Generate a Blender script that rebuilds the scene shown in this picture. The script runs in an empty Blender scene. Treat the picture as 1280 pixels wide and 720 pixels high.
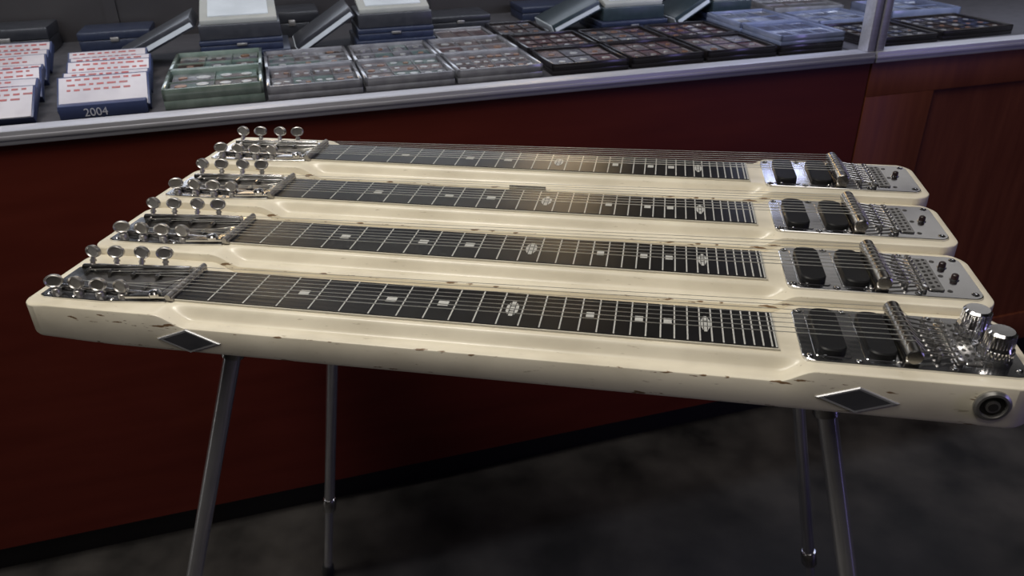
import bpy, bmesh, math, random
from mathutils import Vector, Matrix, Euler
random.seed(7)
C = bpy.context.scene.collection
PI = math.pi
bpy.context.scene.view_settings.view_transform = 'Standard'

# ------------------------------------------------------------------ materials
def mat(name, col, rough=.5, metal=0., col2=None, scale=20., bump=0., coat=0., stretch=(1, 1, 1), rvar=0., spec=.5, detail=4.):
    m = bpy.data.materials.new(name); m.use_nodes = True
    n = m.node_tree.nodes; l = m.node_tree.links; b = n['Principled BSDF']
    b.inputs['Roughness'].default_value = rough; b.inputs['Metallic'].default_value = metal
    b.inputs['Coat Weight'].default_value = coat; b.inputs['Specular IOR Level'].default_value = spec
    b.inputs['Coat Roughness'].default_value = .10
    if col2 is None: col2 = tuple(c * .86 for c in col)
    tc = n.new('ShaderNodeTexCoord'); mp = n.new('ShaderNodeMapping'); mp.inputs['Scale'].default_value = stretch
    no = n.new('ShaderNodeTexNoise'); no.inputs['Scale'].default_value = scale; no.inputs['Detail'].default_value = detail
    l.new(tc.outputs['Object'], mp.inputs['Vector']); l.new(mp.outputs['Vector'], no.inputs['Vector'])
    r = n.new('ShaderNodeValToRGB')
    r.color_ramp.elements[0].position = .32; r.color_ramp.elements[1].position = .68
    r.color_ramp.elements[0].color = (*col2, 1); r.color_ramp.elements[1].color = (*col, 1)
    l.new(no.outputs['Fac'], r.inputs['Fac']); l.new(r.outputs['Color'], b.inputs['Base Color'])
    if bump:
        bp = n.new('ShaderNodeBump'); bp.inputs['Strength'].default_value = bump; bp.inputs['Distance'].default_value = .002
        l.new(no.outputs['Fac'], bp.inputs['Height']); l.new(bp.outputs['Normal'], b.inputs['Normal'])
    if rvar:
        mr = n.new('ShaderNodeMapRange'); mr.inputs['To Min'].default_value = max(0.02, rough - rvar); mr.inputs['To Max'].default_value = rough + rvar
        l.new(no.outputs['Fac'], mr.inputs['Value']); l.new(mr.outputs['Result'], b.inputs['Roughness'])
    return m

def cream_paint():
    m = mat('worn_cream_paint', (.80, .735, .590), .38, 0, (.60, .54, .42), 13, .05, .10, (1, 1.6, 1.6), 0, .5, 10)
    n = m.node_tree.nodes; l = m.node_tree.links; b = n['Principled BSDF']
    ramp = [x for x in n if x.type == 'VALTORGB'][0]
    ramp.color_ramp.elements[0].position = .26; ramp.color_ramp.elements[1].position = .62
    tc = [x for x in n if x.type == 'TEX_COORD'][0]
    # small chips: wood shows through along the front edges
    mp = n.new('ShaderNodeMapping'); mp.inputs['Scale'].default_value = (.7, 2.0, 3.4)
    no = n.new('ShaderNodeTexNoise'); no.inputs['Scale'].default_value = 95; no.inputs['Detail'].default_value = 5
    l.new(tc.outputs['Object'], mp.inputs['Vector']); l.new(mp.outputs['Vector'], no.inputs['Vector'])
    # slow mask so that the wear comes in clusters
    nk = n.new('ShaderNodeTexNoise'); nk.inputs['Scale'].default_value = 7; nk.inputs['Detail'].default_value = 1
    l.new(tc.outputs['Object'], nk.inputs['Vector'])
    mk = n.new('ShaderNodeMapRange'); mk.inputs['From Min'].default_value = .38; mk.inputs['From Max'].default_value = .62
    mk.inputs['To Min'].default_value = -.06; mk.inputs['To Max'].default_value = .02
    l.new(nk.outputs['Fac'], mk.inputs['Value'])
    sx = n.new('ShaderNodeSeparateXYZ'); l.new(tc.outputs['Object'], sx.inputs[0])
    my = n.new('ShaderNodeMapRange'); my.inputs['From Min'].default_value = -.0236; my.inputs['From Max'].default_value = -.0255
    my.inputs['To Min'].default_value = 0; my.inputs['To Max'].default_value = .175
    l.new(sx.outputs['Y'], my.inputs['Value'])
    mz = n.new('ShaderNodeMapRange'); mz.inputs['From Min'].default_value = -.0155; mz.inputs['From Max'].default_value = -.0125
    l.new(sx.outputs['Z'], mz.inputs['Value'])
    mz2 = n.new('ShaderNodeMapRange'); mz2.inputs['From Min'].default_value = -.0095; mz2.inputs['From Max'].default_value = -.0080
    mz2.inputs['To Min'].default_value = 1; mz2.inputs['To Max'].default_value = .58
    l.new(sx.outputs['Z'], mz2.inputs['Value'])
    mz3 = n.new('ShaderNodeMapRange'); mz3.inputs['From Min'].default_value = -.0305; mz3.inputs['From Max'].default_value = -.0330; mz3.inputs['To Max'].default_value = .13
    l.new(sx.outputs['Z'], mz3.inputs['Value'])
    mm = n.new('ShaderNodeMath'); mm.operation = 'MULTIPLY'; l.new(my.outputs[0], mm.inputs[0]); l.new(mz.outputs[0], mm.inputs[1])
    mm2 = n.new('ShaderNodeMath'); mm2.operation = 'MULTIPLY'; l.new(mm.outputs[0], mm2.inputs[0]); l.new(mz2.outputs[0], mm2.inputs[1])
    mm3 = n.new('ShaderNodeMath'); mm3.operation = 'ADD'; l.new(mm2.outputs[0], mm3.inputs[0]); l.new(mz3.outputs[0], mm3.inputs[1])
    mm4 = n.new('ShaderNodeMath'); mm4.operation = 'ADD'; l.new(mm3.outputs[0], mm4.inputs[0]); l.new(mk.outputs[0], mm4.inputs[1])
    ad = n.new('ShaderNodeMath'); ad.operation = 'ADD'; l.new(no.outputs['Fac'], ad.inputs[0]); l.new(mm4.outputs[0], ad.inputs[1])
    st = n.new('ShaderNodeMapRange'); st.inputs['From Min'].default_value = .748; st.inputs['From Max'].default_value = .785
    l.new(ad.outputs[0], st.inputs['Value'])
    mx = n.new('ShaderNodeMix'); mx.data_type = 'RGBA'
    mx.inputs[7].default_value = (.20, .12, .06, 1)
    # fine dark scuffs all over, sparse
    mp3 = n.new('ShaderNodeMapping'); mp3.inputs['Scale'].default_value = (.5, 2.2, 2.6)
    n3 = n.new('ShaderNodeTexNoise'); n3.inputs['Scale'].default_value = 150; n3.inputs['Detail'].default_value = 3
    l.new(tc.outputs['Object'], mp3.inputs['Vector']); l.new(mp3.outputs['Vector'], n3.inputs['Vector'])
    s3 = n.new('ShaderNodeMapRange'); s3.inputs['From Min'].default_value = .68; s3.inputs['From Max'].default_value = .75; s3.inputs['To Max'].default_value = .6
    l.new(n3.outputs['Fac'], s3.inputs['Value'])
    mx3 = n.new('ShaderNodeMix'); mx3.data_type = 'RGBA'; mx3.inputs[7].default_value = (.30, .24, .16, 1)
    l.new(s3.outputs[0], mx3.inputs[0]); l.new(ramp.outputs['Color'], mx3.inputs[6])
    l.new(st.outputs[0], mx.inputs[0]); l.new(mx3.outputs[2], mx.inputs[6]); l.new(mx.outputs[2], b.inputs['Base Color'])
    return m

M = {}
M['cream'] = cream_paint()
M['board'] = mat('fretboard_black', (.010, .010, .011), .30, 0, (.006, .006, .007), 40, .02, 0, (1, 1, 1), 0, .30)
M['line'] = mat('painted_line', (.58, .58, .55), .45)
M['bind'] = mat('board_edge', (.64, .60, .50), .4)
M['chrome'] = mat('chrome', (.90, .90, .91), .14, 1, (.80, .80, .82), 60, .02, 0, (1, 1, 1), .06)
M['plate'] = mat('plate_chrome', (.72, .72, .73), .15, 1, (.56, .56, .57), 26, .015, 0, (1, 1, 1), .06, .5, 7)
M['worn'] = mat('worn_chrome', (.74, .74, .75), .18, 1, (.54, .53, .52), 60, .03, 0, (1, 1, 1), .08)
M['bar'] = mat('dull_steel_bar', (.36, .35, .34), .26, 1, (.24, .23, .22), 60, .05)
M['silver'] = mat('silver_badge', (.58, .58, .59), .34, .6, (.44, .44, .45), 40)
M['ring'] = mat('jack_ring', (.40, .39, .37), .30, .8, (.28, .27, .26), 60)
M['badge_dark'] = mat('badge_grey', (.12, .12, .13), .28, .5, (.08, .08, .09), 40)
M['dullmetal'] = mat('dull_nickel', (.46, .44, .42), .36, .9, (.30, .29, .28), 70, .06)
M['tail'] = mat('tail_metal', (.50, .49, .48), .26, .95, (.30, .29, .28), 90, .06)
M['steel'] = mat('string_steel', (.66, .65, .61), .34, .85, (.56, .55, .52), 80)
M['black'] = mat('black_plastic', (.007, .007, .008), .45, 0, (.004, .004, .005), 60, .04, 0, (1, 1, 1), 0, .25)
M['button'] = mat('dark_red_plastic', (.020, .006, .006), .4, 0, (.012, .004, .004), 60)
M['pan'] = mat('dark_pan', (.20, .19, .18), .34, 1, (.09, .085, .08), 60)
M['leg'] = mat('leg_chrome', (.88, .88, .91), .11, .90, (.76, .76, .80), 30)
M['rubber'] = mat('rubber', (.015, .015, .015), .8)
M['hole'] = mat('socket_dark', (.02, .018, .016), .5)
M['wood'] = mat('red_mahogany', (.098, .0165, .0100), .44, 0, (.078, .0122, .0074), 4, .02, 0, (1.2, 1.2, 7), .04, .2)
M['wood2'] = mat('brown_mahogany', (.150, .0420, .0195), .44, 0, (.105, .0260, .0125), 5, .02, 0, (9, 1.2, 1), .05, .25)
M['plinth'] = mat('black_plinth', (.008, .006, .006), .5)
M['alu'] = mat('aluminium', (.45, .45, .49), .40, .45, (.37, .37, .41), 12, .02, 0, (1, 20, 20))
M['deck'] = mat('deck_cloth', (.040, .037, .043), .8, 0, (.028, .026, .031), 60)
M['back'] = mat('case_back', (.026, .023, .024), .4, 0, (.016, .014, .016), 4)
M['floor'] = mat('dark_concrete', (.046, .041, .038), .55, 0, (.0065, .0058, .0058), 8, .3, 0, (1, 1, 1), .15, .35, 14)
M['wall'] = mat('wall_paint', (.12, .115, .11), .7, 0, (.09, .085, .08), 3)
M['ceil'] = mat('ceiling_paint', (.20, .20, .20), .8, 0, (.16, .16, .16), 3)
M['frame_clear'] = mat('frosted_frame', (.205, .205, .22), .14, 0, (.125, .125, .14), 45, 0, .7)
M['frame_green'] = mat('greenish_frame', (.155, .19, .165), .14, 0, (.09, .12, .10), 45, 0, .7)
M['frame_blue'] = mat('bluish_frame', (.15, .17, .25), .16, 0, (.10, .12, .19), 25, 0, .7)
M['frame_black'] = mat('black_frame', (.014, .012, .013), .2, 0, None, 20, 0, .3)
M['navy'] = mat('navy_leatherette', (.016, .022, .046), .35, 0, (.010, .014, .032), 90, .05)
M['charcoal'] = mat('charcoal_leatherette', (.022, .023, .028), .32, 0, (.014, .015, .020), 90, .05)
M['slateblue'] = mat('dark_slate_leatherette', (.020, .030, .036), .32, 0, (.013, .021, .026), 90, .05)
M['creamcard'] = mat('cream_card', (.27, .27, .25), .6, 0, (.20, .21, .20), 14)
M['pale'] = mat('pale_lining', (.40, .43, .46), .6)
M['white'] = mat('white_print', (.38, .355, .37), .5, 0, (.29, .27, .29), 18)
M['redink'] = mat('red_ink', (.27, .045, .045), .5, 0, (.22, .09, .09), 120)
M['blue'] = mat('blue_card', (.022, .032, .085), .45)
M['letter'] = mat('white_lettering', (.45, .45, .50), .5)
M['coin'] = mat('coin_silver', (.58, .57, .55), .3, .8, (.40, .39, .37), 200)
M['copper'] = mat('coin_copper', (.30, .16, .09), .35, .7, (.20, .10, .06), 200)
CARDS = [mat('print_%s' % nm, c, .16, 0, c2, 60, 0, .9, (1, 1, 1), 0, .5, 2) for nm, c, c2 in (
    ('rose', (.16, .115, .105), (.06, .042, .042)), ('slate', (.14, .135, .145), (.05, .048, .054)), ('sage', (.090, .135, .12), (.03, .055, .048)),
    ('wine', (.080, .028, .024), (.024, .010, .010)), ('umber', (.066, .036, .026), (.018, .012, .010)), ('ink', (.06, .07, .13), (.02, .025, .05)), ('ice', (.31, .34, .42), (.18, .20, .28)))]

# ------------------------------------------------------------------ mesh helpers
def V3(*a): return Vector(a)
def face(bm, vs, mi=0):
    try:
        f = bm.faces.new(vs); f.material_index = mi; return f
    except ValueError: return None
def box(bm, x0, x1, y0, y1, z0, z1, mi=0, bev=0., mtx=None, seg=2):
    v = [bm.verts.new((x, y, z)) for x in (x0, x1) for y in (y0, y1) for z in (z0, z1)]
    fs = [face(bm, [v[i] for i in q], mi) for q in ((0, 1, 3, 2), (4, 6, 7, 5), (0, 4, 5, 1), (2, 3, 7, 6), (0, 2, 6, 4), (1, 5, 7, 3))]
    vs = set(v)
    if bev:
        es = {e for f in fs for e in f.edges}
        r = bmesh.ops.bevel(bm, geom=list(es), offset=bev, segments=seg, affect='EDGES', profile=.5)
        for f in r['faces']: f.material_index = mi
        vs = {x for x in v if x.is_valid} | {x for f in r['faces'] for x in f.verts}
    if mtx is not None: bmesh.ops.transform(bm, matrix=mtx, verts=list(vs))
def frame_axes(d):
    d = d.normalized(); a = V3(0, 0, 1) if abs(d.z) < .9 else V3(1, 0, 0)
    u = d.cross(a).normalized(); return u, d.cross(u).normalized()
def tube(bm, pts, radii, seg=12, mi=0, cap=True):
    pts = [Vector(p) for p in pts]
    if not isinstance(radii, (list, tuple)): radii = [radii] * len(pts)
    u, w = frame_axes(pts[-1] - pts[0]); rings = []
    for p, r in zip(pts, radii):
        rings.append([bm.verts.new(p + (u * math.cos(2 * PI * k / seg) + w * math.sin(2 * PI * k / seg)) * r) for k in range(seg)])
    for a, b in zip(rings, rings[1:]):
        for k in range(seg): face(bm, (a[k], a[(k + 1) % seg], b[(k + 1) % seg], b[k]), mi)
    if cap: face(bm, rings[0][::-1], mi); face(bm, rings[-1], mi)
def prism(bm, poly, z0, z1, mi=0, inset=0., mi_top=None):
    n = len(poly); cx = sum(p[0] for p in poly) / n; cy = sum(p[1] for p in poly) / n
    a = [bm.verts.new((x, y, z0)) for x, y in poly]; b = [bm.verts.new((x, y, z1 - inset)) for x, y in poly]
    for k in range(n): face(bm, (a[k], a[(k + 1) % n], b[(k + 1) % n], b[k]), mi)
    face(bm, a[::-1], mi)
    if inset:
        c = []
        for x, y in poly:
            d = math.hypot(x - cx, y - cy); s = (d - inset * 1.4) / d
            c.append(bm.verts.new((cx + (x - cx) * s, cy + (y - cy) * s, z1)))
        for k in range(n): face(bm, (b[k], b[(k + 1) % n], c[(k + 1) % n], c[k]), mi)
        b = c
    face(bm, b, mi if mi_top is None else mi_top)
def rrect(x0, x1, y0, y1, r, seg=5):
    out = []
    for cx, cy, a0 in ((x1 - r, y0 + r, -PI / 2), (x1 - r, y1 - r, 0), (x0 + r, y1 - r, PI / 2), (x0 + r, y0 + r, PI)):
        for k in range(seg + 1):
            a = a0 + k * PI / 2 / seg; out.append((cx + r * math.cos(a), cy + r * math.sin(a)))
    return out
def dome(bm, x, y, z, r, h, mi=0, seg=12):
    tube(bm, [(x, y, z - .0005), (x, y, z + h * .45), (x, y, z + h * .8), (x, y, z + h)], [r, r, r * .75, r * .25], seg, mi)

def obj(name, bm, mats, parent=None, loc=(0, 0, 0), rot=(0, 0, 0), smooth=32):
    bmesh.ops.recalc_face_normals(bm, faces=bm.faces[:])
    for f in bm.faces: f.smooth = True
    for e in bm.edges:
        if len(e.link_faces) != 2 or e.calc_face_angle(0) > math.radians(smooth): e.smooth = False
    me = bpy.data.meshes.new(name); bm.to_mesh(me); bm.free()
    for m in (mats if isinstance(mats, (list, tuple)) else [mats]): me.materials.append(m)
    o = bpy.data.objects.new(name, me); C.objects.link(o); o.location = loc; o.rotation_euler = rot
    if parent: o.parent = parent
    return o
def thing(name, label, cat, loc=(0, 0, 0), rz=0., group=None):
    o = bpy.data.objects.new(name, None); C.objects.link(o); o.location = loc; o.rotation_euler = (0, 0, rz)
    o.empty_display_size = .05
    return tag(o, label, cat, group)
def tag(o, label, cat, group=None):
    o['label'] = label; o['category'] = cat
    if group: o['group'] = group
    return o
def N(): return bmesh.new()
def copy_with_children(o):
    c = o.copy(); C.objects.link(c)
    for ch in list(o.children):
        d = ch.copy(); C.objects.link(d); d.parent = c
    return c

# ------------------------------------------------------------------ camera
yaw, pit, rol, FPX = -.1894, .5020, -.0185, 973.4
fw = V3(math.sin(yaw) * math.cos(pit), math.cos(yaw) * math.cos(pit), -math.sin(pit))
rt0 = V3(math.cos(yaw), -math.sin(yaw), 0); up0 = rt0.cross(fw)
rt = rt0 * math.cos(rol) + up0 * math.sin(rol); up = up0 * math.cos(rol) - rt0 * math.sin(rol)
cd = bpy.data.cameras.new('camera'); cam = bpy.data.objects.new('camera', cd); C.objects.link(cam)
m3 = Matrix((rt, up, -fw)).transposed()
cam.matrix_world = Matrix.Translation((.4095, -.5346, .3367 + .74)) @ m3.to_4x4()
cd.sensor_width = 36; cd.lens = FPX / 1280 * 36; cd.clip_start = .02
cd.dof.use_dof = True; cd.dof.focus_distance = .74; cd.dof.aperture_fstop = 12
bpy.context.scene.camera = cam

# ------------------------------------------------------------------ setting
def struct(name, bm, m):
    o = obj(name, bm, m); o['kind'] = 'structure'; return o
b = N(); box(b, -4, 4.5, -3.5, 5, -.05, 0); struct('floor', b, M['floor'])
b = N(); box(b, -4, 4.5, -3.5, 5, 3.0, 3.05); struct('ceiling', b, M['ceil'])
b = N(); box(b, -4, 4.5, 5, 5.1, 0, 3.0); struct('wall_back', b, M['wall'])
b = N(); box(b, -4.1, -4, -3.5, 5, 0, 3.0); struct('wall_left', b, M['wall'])
b = N(); box(b, 4.5, 4.6, -3.5, 5, 0, 3.0); struct('wall_right', b, M['wall'])
b = N(); box(b, -4, 4.5, -3.6, -3.5, 0, 3.0); struct('wall_front', b, M['wall'])

# ------------------------------------------------------------------ the four-neck guitar
L, FW, SP, DZ, XE = .622, .054, .1027, .0073, .5162
GX, GY = .28, .15
G = thing('console_steel_guitar', 'worn cream four-neck steel guitar standing on chrome tube legs', 'guitar', (GX, GY, 0))
def sm(a, b, x):
    t = max(0, min(1, (x - a) / (b - a))); return t * t * (3 - 2 * t)
def neck_mesh():
    YF, YB, XL, XR, ZB = -.0257, .0770, -.134, .700, -.0368
    e1, e2 = .0004, .0014
    ys = [YF, YF + e1, YF + e2, -.021, -.018, -.0135, -.0120, -.0108, -.0096, -.0084, -.0072, -.0060, -.0048, -.003, .013, .027, .041, .056,
          .0580, .0595, .0607, .0619, .0631, .0643, .0655, .0667, .071, .0735, YB - e2, YB - e1, YB]
    xs = [XL, XL + e1, XL + e2, -.129, -.122, -.112, -.1, -.08, -.05, -.02] + [-.006 + .003 * i for i in range(12)] + [.05 + .045 * i for i in range(11)] + \
         [.512 + .003 * i for i in range(12)] + [.56, .6, .64, .66, .675, .685, .692, XR - e2, XR - e1, XR]
    def corner(y, r):
        d = min(y - YF, YB - y)
        return 0 if d >= r else r - math.sqrt(max(0, r * r - (r - d) ** 2))
    def edge(d): return .0015 if d < 1e-6 else (.0005 if d < .001 else 0)
    b = N(); g = []
    for X in xs:
        row = []
        for y in ys:
            m = sm(-.004, .026, X) * (1 - sm(.514, .542, X))
            p = 1 - sm(-.0135, -.0042, y) if y < .027 else sm(.0585, .0675, y)
            z = -.0112 * m * p - max(edge(y - YF), edge(YB - y), edge(X - XL), edge(XR - X))
            z -= .0008 * (1 - sm(-.134, -.118, X))            # the left end rolls off a little
            x = X
            if X > .66: x = .66 + (X - .66) * (XR - corner(y, .020) - .66) / (XR - .66)
            if X < -.08: x = -.08 - (-.08 - X) * (-.08 - (XL + corner(y, .014))) / (-.08 - XL)
            row.append(b.verts.new((x, y, z)))
        g.append(row)
    nx, ny = len(xs), len(ys)
    for i in range(nx - 1):
        for j in range(ny - 1): face(b, (g[i][j], g[i + 1][j], g[i + 1][j + 1], g[i][j + 1]))
    loop = [g[i][0] for i in range(nx)] + [g[-1][j] for j in range(1, ny)] + [g[i][-1] for i in range(nx - 2, -1, -1)] + [g[0][j] for j in range(ny - 2, 0, -1)]
    cx, cy = (XL + XR) / 2, (YF + YB) / 2
    prev = loop
    for z, ins in ((ZB + .004, 0), (ZB + .0012, .0012), (ZB, .004)):
        cur = []
        for v in loop:
            sx = ins * max(-1, min(1, (v.co.x - cx) / .38)); sy = ins * max(-1, min(1, (v.co.y - cy) / .046))
            lift = .0030 * (1 - sm(-.134, -.050, v.co.x))     # slightly thinner towards the left end
            cur.append(b.verts.new((v.co.x - sx, v.co.y - sy, z + lift)))
        for k in range(len(loop)): face(b, (prev[k], prev[(k + 1) % len(loop)], cur[(k + 1) % len(loop)], cur[k]))
        prev = cur
    n2 = len(prev)                                             # close the underside strip by strip
    front = prev[:nx]; back = [prev[(nx + ny - 2) + (nx - 1 - i)] for i in range(nx)]
    for i in range(nx - 1): face(b, (front[i], front[i + 1], back[i + 1], back[i]))
    face(b, [prev[nx - 1 + j] for j in range(ny)])
    face(b, [prev[(2 * nx + ny - 3 + j) % n2] for j in range(ny)])
    return b
neck = obj('neck', neck_mesh(), M['cream'], G, (-GX, -GY, .74), smooth=40)

# fretboard with painted fret lines and position marks
b = N()
box(b, .001, XE + .0015, -.0014, FW + .0014, -.001, .0018, 1)
box(b, .001, XE, 0, FW, .0017, .0026, 0)
fx = lambda i: L * (1 - 2 ** (-i / 12))
def strip(x0, x1, y0, y1): box(b, x0, x1, y0, y1, .0025, .0029, 2)
for i in range(1, 31):
    x = fx(i); strip(x - .0006, x + .0006, .0006, FW - .0006)
strip(XE - .0016, XE - .0004, 0, FW)
mid = FW / 2
for i in (4, 7, 9, 16, 19, 21):
    x = fx(i - .5); w = .0046 if i < 12 else .0033
    strip(x - w, x + w, mid - .0040, mid + .0040)
for i in (12, 24):                                     # octave mark: an upright oval cut into small blocks
    x = fx(i - .5); w, h = (.0052 if i == 12 else .0037), .0128
    for u0, u1 in ((-1.0, -.50), (-.34, .34), (.50, 1.0)):
        for v0, v1 in (((-1.0, -.36), (-.26, .26), (.36, 1.0)) if u0 == -.34 else ((-.8, .8),)):
            pts = []
            for uu, vv in ((u0, v0), (u1, v0), (u1, v1), (u0, v1)):
                lim = math.sqrt(max(0, 1 - (min(.94, abs(uu))) ** 2)); pts.append((uu, max(-lim, min(lim, vv))))
            if max(p[1] for p in pts) - min(p[1] for p in pts) < .08: continue
            face(b, [b.verts.new((x + uu * w, mid + vv * h, .0029)) for uu, vv in pts], 2)
obj('fretboard', b, [M['board'], M['bind'], M['line']], neck)

# headstock pan
b = N()
pan = [(-.123, -.010), (-.117, -.013), (-.06, -.013), (-.003, -.006), (-.003, .060), (-.035, .0585), (-.110, .053), (-.123, .043)]
prism(b, pan, -.003, .0022, 0, .0006)
prism(b, [(-.114, .005), (-.016, .005), (-.012, .042), (-.106, .034)], .0020, .0026, 1)
tube(b, [(-.114, .0395, .0045), (-.008, .0475, .0055)], .0036, 12, 0)
tube(b, [(-.116, .003, .0035), (-.010, .001, .004)], .0026, 12, 0)
prism(b, [(-.040, -.008), (-.004, -.003), (-.004, .004), (-.030, .003)], .002, .0060, 0, .0012)
dome(b, -.014, -.0015, .0055, .0055, .0050, 0, 16)
for i in range(4):                                     # string posts in the pan
    xp = -.106 + .0243 * i
    tube(b, [(xp, .009, .0040), (xp, .0185, .0040)], .0020, 10); tube(b, [(xp, .030, .0045), (xp, .038, .0048)], .0020, 10)
for x, y in ((-.116, -.008), (-.116, .045), (-.090, -.0095), (-.052, -.0095), (-.060, .0535), (-.022, .0565)): dome(b, x, y, .002, .0022, .0012)
obj('headstock_pan', b, [M['worn'], M['pan']], neck)
# nut
b = N()
box(b, -.0045, .0035, -.003, .057, 0, .0050, 0, .0012)
tube(b, [(-.0005, -.0045, .0050), (-.0005, .0585, .0050)], .0028, 12)
for i in range(8):
    y = .005 + i * .0063; tube(b, [(-.0005, y - .0011, .0050), (-.0005, y + .0011, .0050)], .0032, 12)
obj('nut', b, M['dullmetal'], neck)
# tuning keys
def key_mesh(h, lean):
    b = N()
    tube(b, [(0, 0, -.001), (0, 0, .0028), (0, 0, .0040)], [.0044, .0044, .0028], 14)
    top = V3(0, lean, h)
    tube(b, [(0, 0, .003), tuple(top)], [.0024, .0021], 10)
    tube(b, [tuple(top * .62), tuple(top * .80)], [.0032, .0028], 10)
    r0, seg = V3(0, lean * 1.4, h + .0050), 24                 # flat oval button
    rings = []
    for dy, s in ((-.0012, .72), (-.0022, .86), (-.0017, .98), (0, 1.0), (.0017, .98), (.0022, .86), (.0012, .72)):
        rings.append([b.verts.new(r0 + V3(math.cos(2 * PI * k / seg) * .0080 * s, dy, math.sin(2 * PI * k / seg) * .0061 * s)) for k in range(seg)])
    for p, q in zip(rings, rings[1:]):
        for k in range(seg): face(b, (p[k], p[(k + 1) % seg], q[(k + 1) % seg], q[k]))
    face(b, rings[0][::-1]); face(b, rings[-1])
    bmesh.ops.rotate(b, verts=b.verts[:], cent=(0, 0, 0), matrix=Matrix.Rotation(math.radians(-10), 3, 'X'))
    return b
kf = kr = None
for i in range(4):
    for row in (0, 1):
        if row == 0:
            loc, rot = (-.111 + .0222 * i, -.0040, .002), (0, 0, (.40, -.08, .15, -.15)[i])
            if kf is None: o = kf = obj('tuning_key', key_mesh(.0056, -.001), M['dullmetal'], neck)
            else: o = kf.copy(); C.objects.link(o)
        else:
            loc, rot = (-.108 + .0243 * i, .0430 + .0022 * i, .002), (0, 0, (-.12, .18, -.08, .28)[i])
            if kr is None: o = kr = obj('tuning_key', key_mesh(.0110, .002), M['dullmetal'], neck)
            else: o = kr.copy(); C.objects.link(o)
        o.parent = neck; o.location = loc; o.rotation_euler = rot
# control plate
b = N()
prism(b, rrect(.533, .6925, -.0130, .0670, .010), -.001, .0022, 0, .0005)
for x, y in ((.5385, -.007), (.5385, .061), (.574, -.0098), (.574, .0638), (.640, -.0095), (.640, .0635), (.686, .060), (.686, -.005)):
    tube(b, [(x, y, .0018), (x, y, .0024)], .0032, 14, 1); dome(b, x, y, .0022, .0024, .0014)
for x, y in ((.667, .055), (.667, -.0015), (.667, .0265)): tube(b, [(x, y, .0018), (x, y, .0025)], .0022, 12, 1)
obj('control_plate', b, [M['plate'], M['pan']], neck)
for i, x in enumerate((.556, .5925)):
    b = N()
    prism(b, rrect(x - .0135, x + .0135, -.0075, .0625, .003), .002, .0030, 1, .0004)
    prism(b, rrect(x - .0106, x + .0106, -.0050, .0600, .0085), .0028, .0074, 0, .0010)
    for yy in (-.0063, .0613): dome(b, x - .006 + .012 * i, yy, .0028, .0013, .0012, 1)
    obj('pickup', b, [M['black'], M['plate']], neck)
# bridge bar in its cradle
b = N()
tube(b, [(.611, -.0120, .0105), (.611, -.0112, .0105), (.611, .0632, .0105), (.611, .0640, .0105)], [.0054, .0064, .0064, .0054], 20)
box(b, .606, .616, -.0095, -.0065, .002, .008); box(b, .606, .616, .0585, .0615, .002, .008)
obj('bridge', b, M['bar'], neck)
# tailpiece: string anchors, adjusting screws, a perforated plate behind
b = N()
box(b, .6435, .6485, -.004, .058, .002, .0066, 0, .001)
prism(b, rrect(.6500, .6625, -.0035, .0575, .002), .002, .0036, 0, .0005)
for i in range(8):
    y = .002 + i * .0072
    tube(b, [(.618, y, .0085), (.6450, y, .0048)], .0009, 8)
    dome(b, .6330, y, .0058, .0021, .0026); tube(b, [(.6330, y, .002), (.6330, y, .0060)], .0014, 8)
    dome(b, .6460, y, .0064, .0017, .0018)
    tube(b, [(.6540, y, .0034), (.6540, y, .0039)], .0017, 10, 1); tube(b, [(.6590, y + .0022, .0034), (.6590, y + .0022, .0039)], .0014, 10, 1)
obj('tailpiece', b, [M['tail'], M['hole']], neck)
# strings
for i in range(8):
    yn, yb = .005 + i * .0063, .002 + i * .0072
    xt = -.106 + .0243 * (i if i < 4 else 7 - i); r = .00023 + .00002 * (7 - i)
    b = N()
    yt = .014 if i < 4 else .033
    tube(b, [(xt, yt, .0055), (-.002, yn, .0081), (.001, yn, .0082)], r, 6)
    tube(b, [(.001, yn, .0082), (.609, yb, .0172), (.613, yb, .0171)], r, 6)
    tube(b, [(.613, yb, .0171), (.622, yb, .0090)], r, 6)
    obj('string', b, M['steel'], neck)
necks = [neck]
for k in (1, 2, 3):
    c = copy_with_children(neck); c.parent = G; c.location = (-GX, -GY + k * SP, .74 + k * DZ); necks.append(c)

# controls
def knob(n, x, y):
    b = N(); s = 28
    tube(b, [(x, y, .002), (x, y, .0040)], .0126, s)
    tube(b, [(x, y, .0040), (x, y, .0125), (x, y, .0140), (x, y, .0245), (x, y, .0262)], [.0114, .0114, .0106, .0102, .0086], s)
    for k in range(s):
        a = 2 * PI * k / s
        tube(b, [(x + .0113 * math.cos(a), y + .0113 * math.sin(a), .0048), (x + .0113 * math.cos(a), y + .0113 * math.sin(a), .0120)], .0008, 6)
        tube(b, [(x + .0103 * math.cos(a), y + .0103 * math.sin(a), .0150), (x + .0100 * math.cos(a), y + .0100 * math.sin(a), .0240)], .0006, 6)
    o = obj('control_knob', b, M['chrome'], n); o['label'] = 'ribbed chrome control knob'
knob(necks[0], .667, .043); knob(necks[0], .674, .012)
def button(n, x, y):
    b = N(); tube(b, [(x, y, .002), (x, y, .0032)], .0040, 16, 1); tube(b, [(x, y, .0032), (x, y, .0064), (x, y, .0072)], [.0031, .0029, .0021], 16)
    o = obj('selector_button', b, [M['button'], M['plate']], n); o['label'] = 'small dark selector button'
button(necks[1], .673, .045); button(necks[1], .677, .022); button(necks[2], .677, .030); button(necks[3], .675, .034)

def gpart(name, bm, mats, parent=G, label=None):
    bmesh.ops.translate(bm, verts=bm.verts[:], vec=(-GX, -GY, .74)); o = obj(name, bm, mats, parent)
    if label: o['label'] = label
    return o
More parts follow.
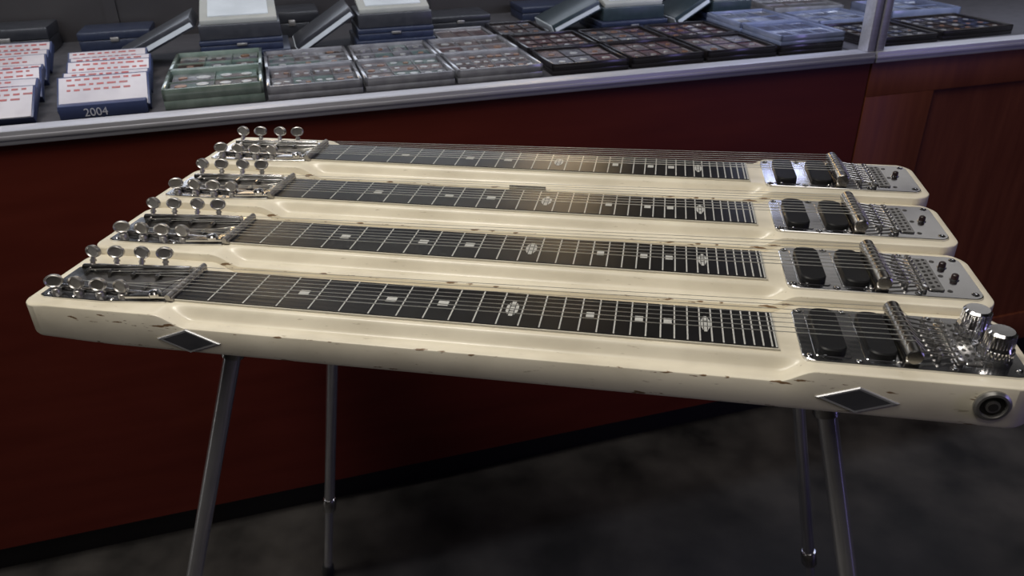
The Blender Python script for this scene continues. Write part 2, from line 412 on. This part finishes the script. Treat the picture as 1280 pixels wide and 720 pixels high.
# diamond badges on the front edge
for x, z in ((.026, -.0235), (.5735, -.0215)):
    b = N(); y = -.0257
    def dia(s, yy): return [b.verts.new(p) for p in ((x - .0300 * s, yy, z), (x, yy, z + .0118 * s), (x + .0300 * s, yy, z), (x, yy, z - .0118 * s))]
    r0, r1, r2, r3 = dia(1, y + .002), dia(1, y - .0006), dia(.94, y - .0014), dia(.80, y - .0012)
    for p, q in ((r0, r1), (r1, r2), (r2, r3)):
        for k in range(4): face(b, (p[k], p[(k + 1) % 4], q[(k + 1) % 4], q[k]))
    pk = b.verts.new((x, y - .0030, z))
    for k in range(4): face(b, (r3[k], r3[(k + 1) % 4], pk), 1)
    gpart('diamond_badge', b, [M['silver'], M['badge_dark']], G, 'silver diamond badge with dark grey centre')
# jack socket
b = N(); x, y, z = .665, -.0257, -.0155
tube(b, [(x, y + .002, z), (x, y - .0018, z), (x, y - .0034, z)], [.0128, .0128, .0112], 28, 0, cap=False)
tube(b, [(x, y - .0034, z), (x, y - .0036, z), (x, y - .0005, z)], [.0112, .0094, .0086], 28, 0, cap=False)
tube(b, [(x, y - .0004, z), (x, y - .0009, z)], .0090, 24, 1)
tube(b, [(x, y - .0008, z), (x, y - .0030, z)], .0050, 18, 0)
tube(b, [(x, y - .0027, z), (x, y - .0034, z)], .0034, 16, 1)
gpart('jack_socket', b, [M['ring'], M['hole']], G, 'round metal jack socket')
# small nameplate on the step before the rear neck
b = N(); box(b, .252, .294, .2805, .2832, .0062, .0135, 0, .0008)
box(b, .255, .291, .2800, .2806, .0080, .0088); box(b, .255, .291, .2800, .2806, .0110, .0118)
gpart('nameplate', b, M['tail'])
# legs
for top, foot in (((.043, .030, -.030), (-.147, -.118, -.74)), ((.030, .310, -.010), (-.090, .332, -.74)),
                  ((.560, .318, -.010), (.715, .346, -.74)), ((.557, .025, -.030), (.740, -.085, -.74))):
    T, F = Vector(top), Vector(foot); p = lambda t: tuple(T.lerp(F, t))
    b = N(); tube(b, [p(0), p(.76), p(.765)], [.0082, .0082, .0074], 24)
    leg = gpart('leg', b, M['leg'])
    b = N(); tube(b, [p(0), p(.055)], [.0120, .0110], 20); gpart('socket', b, M['worn'], leg)
    b = N(); tube(b, [p(.70), p(.975)], .0066, 16); gpart('lower_tube', b, M['leg'], leg)
    b = N(); tube(b, [p(.745), p(.75), p(.775), p(.78)], [.0096, .0110, .0110, .0092], 20); gpart('collar', b, M['worn'], leg)
    b = N(); tube(b, [p(.965), p(.97), p(.99), p(1.0)], [.0080, .0095, .0105, .0095], 20)
    for v in b.verts: v.co.z = max(v.co.z, -.74)
    gpart('rubber_foot', b, M['rubber'], leg)

# ------------------------------------------------------------------ showcase counter
TH = math.atan2(.4516, .8922); UX, UY = math.cos(TH), math.sin(TH)
def W(U, V, z): return (U * UX - V * UY, .5625 + U * UY + V * UX, z)
DK = .762; DEP = .70
def showcase(U0, U1, label, wood, stiles):
    w = U1 - U0
    t = thing('display_counter', label, 'display counter', W(U0, 0, 0), TH)
    b = N(); box(b, .012, w - .012, .02, DEP - .02, 0, .062); obj('plinth', b, M['plinth'], t)
    b = N(); box(b, 0, w, .006 if stiles else 0, DEP, .060, .7535); obj('base_cabinet', b, wood, t)
    if stiles:
        b = N(); box(b, 0, w, 0, .010, .690, .7535, 0, .0015); box(b, 0, w, 0, .010, .060, .135, 0, .0015)
        for a0, a1 in stiles: box(b, a0, a1, .0, .010, .1345, .6905, 0, .0015)
        obj('panel_frame', b, wood, t)
    b = N(); box(b, 0, w, -.008, .024, .7530, .7725, 0, .0015); box(b, 0, w, -.0095, -.006, .7600, .7660, 0, .001)
    obj('metal_rail', b, M['alu'], t)
    b = N(); box(b, 0, w, .0235, DEP, .7530, DK - .0003); obj('deck', b, M['deck'], t)
    b = N(); box(b, .0, w, DEP - .012, DEP, DK - .001, 1.05)
    for q in (w * .33, w * .66): box(b, q - .012, q + .012, DEP - .02, DEP - .011, DK, 1.05)
    obj('rear_doors', b, M['back'], t)
    b = N(); box(b, .0, w, .0, .024, 1.048, 1.072, 0, .002); box(b, 0, w, DEP - .024, DEP, 1.048, 1.072, 0, .002); obj('top_rail', b, M['alu'], t)
    for q in (0, w - .016):
        b = N(); box(b, q, q + .016, -.004, .022, .7722, 1.049, 0, .002); obj('corner_post', b, M['alu'], t)
    return t
showcase(-1.10, .872, 'long dark red wooden showcase directly behind the guitar', M['wood'], None)
showcase(.876, 2.2, 'brown panelled showcase unit at the right end of the counter', M['wood2'], [(0, .15), (.63, .72), (1.234, 1.324)])

# -------- goods in the showcase (local frame of the counter)
def card_case(U, V, w, d, h, frame, cards, nx, ny, label, cat, group, z=DK, name='card_case', rz=0., coins=0):
    rnd = random.Random(int((U + 3) * 1000 + V * 7000))
    t = thing(name, label, cat, W(U, V, z), TH + rz, group)
    b = N(); box(b, 0, w, 0, d, 0, h * .45, 0, .0012)
    obj('tray', b, frame, t)
    b = N(); e = .007; nc = len(cards)
    for i in range(nx):
        for j in range(ny):
            x0, x1 = e + (w - 2 * e) * i / nx + .0014, e + (w - 2 * e) * (i + 1) / nx - .0014
            y0, y1 = e + (d - 2 * e) * j / ny + .0014, e + (d - 2 * e) * (j + 1) / ny - .0014
            box(b, x0, x1, y0, y1, h * .44, h * .78, rnd.randrange(nc))
            if rnd.random() < .75:
                box(b, x0 + (x1 - x0) * rnd.uniform(.08, .25), x1 - (x1 - x0) * rnd.uniform(.08, .25), y0 + (y1 - y0) * rnd.uniform(.1, .25), y1 - (y1 - y0) * rnd.uniform(.2, .45), h * .77, h * .80, rnd.randrange(nc))
            for q in range(coins):
                r = min(x1 - x0, y1 - y0) * rnd.uniform(.12, .2)
                cx, cy = x0 + (x1 - x0) * (q + .5) / coins, y0 + (y1 - y0) * rnd.uniform(.35, .65)
                tube(b, [(cx, cy, h * .77), (cx, cy, h * .83)], min(r, (x1 - x0) / coins * .46), 10, nc + (1 if rnd.random() < .3 else 0))
    obj('card_insert', b, list(cards) + [M['coin'], M['copper']], t)
    b = N()
    for x0, x1, y0, y1 in ((0, w, 0, .0048), (0, w, d - .0048, d), (0, .0048, 0, d), (w - .0048, w, 0, d)): box(b, x0, x1, y0, y1, h * .44, h, 0, .0008)
    for i in range(1, nx):
        x = e + (w - 2 * e) * i / nx; box(b, x - .0005, x + .0005, .005, d - .005, h * .44, h * .84)
    for j in range(1, ny):
        y = e + (d - 2 * e) * j / ny; box(b, .005, w - .005, y - .0006, y + .0006, h * .44, h * .84)
    obj('rim', b, frame, t)
    return t
rose, slate, sage, wine, umber, ink, ice = CARDS
rows = ['front row by the glass', 'second row back from the glass']
cols = [('green tinted', 'leftmost column', M['frame_green'], [sage, slate, rose, umber]), ('frosted grey', 'second column from the left', M['frame_clear'], [rose, slate, sage, umber]),
        ('frosted grey', 'third column from the left', M['frame_clear'], [slate, rose, slate, sage]), ('frosted grey', 'fourth column from the left', M['frame_clear'], [rose, wine, slate, umber])]
grid = [[(2, 2), (3, 2)], [(4, 2), (3, 3)], [(3, 3), (4, 2)], [(4, 3), (3, 2)]]
for ci, (tone, cname, fr, cs) in enumerate(cols):
    for ri in range(2):
        U = -.303 + ci * .1475; V = .068 + ri * .134
        hh = .022 if ci else .030
        card_case(U, V, .143, .130, hh, fr, cs, *grid[ci][ri], '%s card case, %s, %s' % (tone, cname, rows[ri]), 'card case', 'pale card cases in the showcase', rz=(-.012, .010, -.006, .008)[ci] * (1 if ri else -.7), coins=1 if ri else 2)
card_case(.170, .350, .112, .11, .016, M['frame_clear'], [wine, rose], 3, 1, 'thin grey card case with reddish cards behind the pale rows', 'card case', 'pale card cases in the showcase')
trows = ['front row', 'middle row', 'back row']; tcols = ['first', 'second', 'third', 'fourth']
for ci in range(3):
    for ri in range(3):
        if ri == 2 and ci: continue
        U = .299 + ci * .143; V = .066 + ri * .137
        card_case(U - (.009 if ri == 2 else 0), V, .136 if ri < 2 else .100, .130, .019, M['frame_black'], [wine, umber, wine, rose] if (ci + ri) % 2 else [umber, wine, rose, slate], 3 + (ci + ri) % 2, 2 + ri % 2,
                  'black framed tray of dark red cards, %s, %s dark column from the left' % (trows[ri], tcols[ci]), 'card tray', 'dark card trays in the showcase', name='card_tray', rz=(.014, -.010, .008)[ci] * (ri - 1) if ri < 2 else 0, coins=1)
for ri in range(2):
    for lv in range(2):
        card_case(.299 + 3 * .143, .066 + ri * .137, .132, .131, .017, M['frame_blue'] if lv else M['frame_black'], [ink, slate, ink, ice], 3, 2,
                  ['black card case under the bluish one, ', 'bluish card case on top of another, '][lv] + ['by the glass and the metal post', 'one row back from the glass'][ri],
                  'card case', 'stacked cases beside the metal post', z=DK + lv * .0173)

# white boxed sets leaning in two columns at the left
ordn = ['first', 'second', 'third', 'fourth', 'fifth', 'sixth', 'seventh', 'eighth', 'ninth']
def set_box(U, V, w, label, group, year=False, rz=0., seed=0):
    rnd = random.Random(seed)
    t = thing('boxed_set', label, 'boxed set', W(U, V, DK), TH + rz, group)
    tl = math.radians(33 + rnd.uniform(-6, 5)); R = Matrix.Translation((0, 0, .0002)) @ Matrix.Rotation(tl, 4, 'X')
    b = N(); box(b, 0, w, 0, .062, 0, .013, 0, .0012, R); obj('case', b, M['blue'], t)
    b = N(); box(b, .003, w - .003, .001, .0590, .0125, .0140, 0, 0, R)
    for k in range(3):
        yy = .0520 - k * .0095; x = .06 + rnd.uniform(0, .06)
        while x < .70 + rnd.uniform(0, .2):
            q = rnd.uniform(.04, .10); box(b, w * x, w * (x + q), yy, yy + .0034, .0139, .0143, 1, 0, R); x += q + .035
    obj('printed_sleeve', b, [M['white'], M['redink']], t)
    if year:
        cu = bpy.data.curves.new('year', 'FONT'); cu.body = '2004'; cu.size = .016; cu.extrude = .0002; cu.align_x = 'CENTER'
        to = bpy.data.objects.new('year', cu); C.objects.link(to)
        bpy.context.view_layer.update()
        me = bpy.data.meshes.new_from_object(to.evaluated_get(bpy.context.evaluated_depsgraph_get()))
        bpy.data.objects.remove(to)
        me.materials.clear(); me.materials.append(M['letter'])
        o = bpy.data.objects.new('year_lettering', me); C.objects.link(o); o.parent = t
        o.location = (w * .42, -.0186, .0030); o.rotation_euler = (PI / 2, 0, 0)
        b = N(); box(b, .004, w - .004, -.018, -.0004, 0, .019, 0, .0012); obj('front_box', b, M['blue'], t)
    return t
for i in range(5):
    r = random.uniform
    set_box(-.447 - .005 * i + (r(-.006, .006) if i else 0), .082 + i * .053, .125, 'white boxed set with red print, %s from front, column beside green case' % ordn[i] if i else
            'foremost boxed set with blue front reading 2004', 'boxed sets in the right-hand white column', i == 0, r(-.07, .07) if i else 0, i)
for i in range(7):
    set_box(-.592 - .009 * i + random.uniform(-.006, .006), .062 + i * .056, .125, 'white boxed set with red print, %s from front, far left column' % ordn[i],
            'boxed sets in the far left white column', False, random.uniform(-.08, .08), 40 + i)

# presentation boxes, closed and open
GRP = 'presentation boxes at the back of the showcase'
def closed_box(U, V, w, d, h, m, label, z=DK, name='presentation_box', rz=0., group=GRP):
    t = thing(name, label, 'box', W(U, V, z), TH + rz, group)
    b = N(); box(b, 0, w, 0, d, 0, h * .55, 0, .0015); obj('base', b, m, t)
    b = N(); box(b, -.001, w + .001, -.001, d + .001, h * .57, h, 0, .002); obj('lid', b, m, t)
    b = N(); box(b, w * .44, w * .56, -.003, -.0005, h * .45, h * .68, 0, .0006); obj('clasp', b, M['dullmetal'], t)
def open_box(U, V, w, d, m, label, z, lw):
    # base with a tilted pale insert; the lid is swung right over and leans down to the deck at the left
    t = thing('presentation_box', label, 'box', W(U, V, z), TH, GRP)
    b = N(); box(b, 0, w, 0, d, 0, .026, 0, .002); obj('base', b, m, t)
    R = Matrix.Translation((0, .004, .0255)) @ Matrix.Rotation(math.radians(14), 4, 'X')
    b = N(); box(b, .004, w - .004, .0, d - .008, 0, .009, 0, .0012, R); box(b, .018, w - .018, .014, d - .022, .0085, .0105, 1, 0, R)
    obj('insert', b, [M['creamcard'], M['pale']], t)
    drop = z - DK + .024 - .004
    a = math.asin(min(.95, drop / lw))
    R = Matrix.Translation((-.004, 0, .024)) @ Matrix.Rotation(-a, 4, 'Y')
    b = N(); box(b, -lw, 0, .0, d, 0, .020, 0, .002, R); obj('lid', b, m, t)
    b = N(); box(b, -lw - .0015, -lw + .004, .002, d - .002, .003, .0185, 0, 0, R); box(b, -lw + .004, -.003, -.0012, .0005, .004, .0115, 0, 0, R)
    obj('lid_lining', b, M['pale'], t)
spots = ['behind the green tinted cases', 'behind the frosted grey cases', 'behind the dark trays', 'nearest the metal post']
for k, (U, V, m, nm, lw) in enumerate(((-.264, .352, M['charcoal'], 'charcoal', .150), (.016, .362, M['charcoal'], 'charcoal', .122), (.512, .372, M['slateblue'], 'dark slate', .108), (.755, .362, M['slateblue'], 'dark slate', .084))):
    closed_box(U - .003, V - .006, (.158, .149, .146, .100)[k], .130, .022, M['navy'], 'closed navy box at the bottom of the stack %s' % spots[k])
    if k < 2:
        closed_box(U + .002, V, .142, .120, .020, M['navy'], 'closed navy box in the middle of the stack %s' % spots[k], DK + .0223)
    z = DK + (.0426 if k < 2 else .0223)
    open_box(U + .004, V + .004, (.140, .140, .136, .092)[k], .112, m, 'open %s box, lid leaning left, atop stack %s' % (nm, spots[k]), z, lw)
# closed boxes standing along the rear doors
fill = [(-.70, .57, .15, .05, 'charcoal'), (-.50, .57, .13, .035, 'navy'), (-.15, .57, .11, .05, 'charcoal'), (.185, .52, .13, .028, 'charcoal'), (.40, .56, .14, .030, 'navy'), (.62, .55, .15, .040, 'charcoal')]
where = ['at the far left behind the white sets', 'left of the first open box', 'between the two left stacks', 'right of the second open box', 'behind the dark card trays', 'between the two open slate boxes']
for (U, V, w, h, m), wh in zip(fill, where):
    closed_box(U, V, w, .095, h, M[m], 'closed %s box by the rear doors, %s' % (m, wh))
# goods in the right-hand unit
card_case(.915, .060, .15, .15, .018, M['frame_black'], [ink, umber, slate], 5, 4, 'black tray of small coins beside the post in the right-hand showcase', 'coin tray', None, name='coin_tray', coins=1)
card_case(1.085, .070, .17, .15, .018, M['frame_black'], [umber, slate, ink], 5, 4, 'black tray of small coins at the right edge by the glass', 'coin tray', None, name='coin_tray', rz=.03, coins=1)
card_case(.925, .230, .15, .12, .020, M['frame_blue'], [ice, ice, ink], 3, 2, 'bluish white card case behind the coin tray beside the post', 'card case', None, rz=.06)
card_case(1.11, .245, .17, .14, .026, M['frame_blue'], [ice, ice, ink], 3, 2, 'thick bluish white card case behind the right-hand coin tray', 'card case', None, rz=-.05)
card_case(.930, .40, .17, .13, .020, M['frame_clear'], [ice, slate, rose], 3, 2, 'pale card case at the back of the right-hand showcase', 'card case', None, rz=-.1)

# ------------------------------------------------------------------ light
def area(name, loc, target, sx, sy, power, col):
    ld = bpy.data.lights.new(name, 'AREA'); ld.shape = 'RECTANGLE'; ld.size = sx; ld.size_y = sy; ld.energy = power; ld.color = col
    o = bpy.data.objects.new(name, ld); C.objects.link(o); o.location = loc
    o.rotation_euler = (Vector(target) - Vector(loc)).to_track_quat('-Z', 'Y').to_euler(); return o
area('key_light', (-.25, -.25, 2.5), (.2, .15, .74), .8, .4, 26, (1, .95, .86))
area('fill_light', (.3, -1.2, 2.8), (.3, .1, .75), 1.6, .6, 8, (1, .95, .88))
area('ceiling_light_a', (1.6, 1.6, 2.9), (1.4, 1.2, 0), 1.2, .3, 7, (.95, .95, 1))
area('ceiling_light_b', (-1.5, 2.2, 2.9), (-1.2, 1.8, 0), 1.2, .3, 7, (.95, .95, 1))
area('plate_reflection_light', (1.75, 3.6, 2.1), (.65, .2, .74), 1.5, 1.0, 1.9, (1, .96, .92))  # added panel, only there to be reflected in the chrome control plates
area('leg_streak_light', (-2.6, -.9, 1.0), (.3, .1, .4), .22, 1.7, 9, (1, .97, .93))  # added tall strip that draws vertical highlights down the legs
area('violet_side_light', (2.7, -.5, .8), (.6, .1, .4), .30, 1.3, 5.0, (.42, .36, 1))  # violet light from the right onto the legs, its source unseen
area('warm_lamp_a', (-1.45, 2.6, 2.02), (.0, .13, .74), .30, .20, 1.3, (1, .72, .38))
area('warm_lamp_b', (.02, 2.7, 1.62), (.3, .33, .74), .30, .15, 2.0, (1, .70, .36))
area('case_light_long', W(-.10, .05, 1.03), W(-.10, .38, .76), 1.7, .03, 3.4, (.86, .90, 1))
area('case_glare_light', W(-.16, .66, 1.00), W(-.16, .38, .76), 1.5, .16, 1.4, (.78, .86, 1))  # added out-of-view strip for glare on the glossy cards and frames
area('case_light_blue', W(.78, .10, 1.03), W(.74, .22, .76), .2, .05, .7, (.55, .62, 1))
area('case_light_short', W(1.5, .05, 1.03), W(1.5, .35, .76), 1.2, .03, 3.4, (.76, .83, 1))
w = bpy.data.worlds.new('world'); bpy.context.scene.world = w; w.use_nodes = True
w.node_tree.nodes['Background'].inputs['Color'].default_value = (.05, .05, .06, 1)
w.node_tree.nodes['Background'].inputs['Strength'].default_value = .3
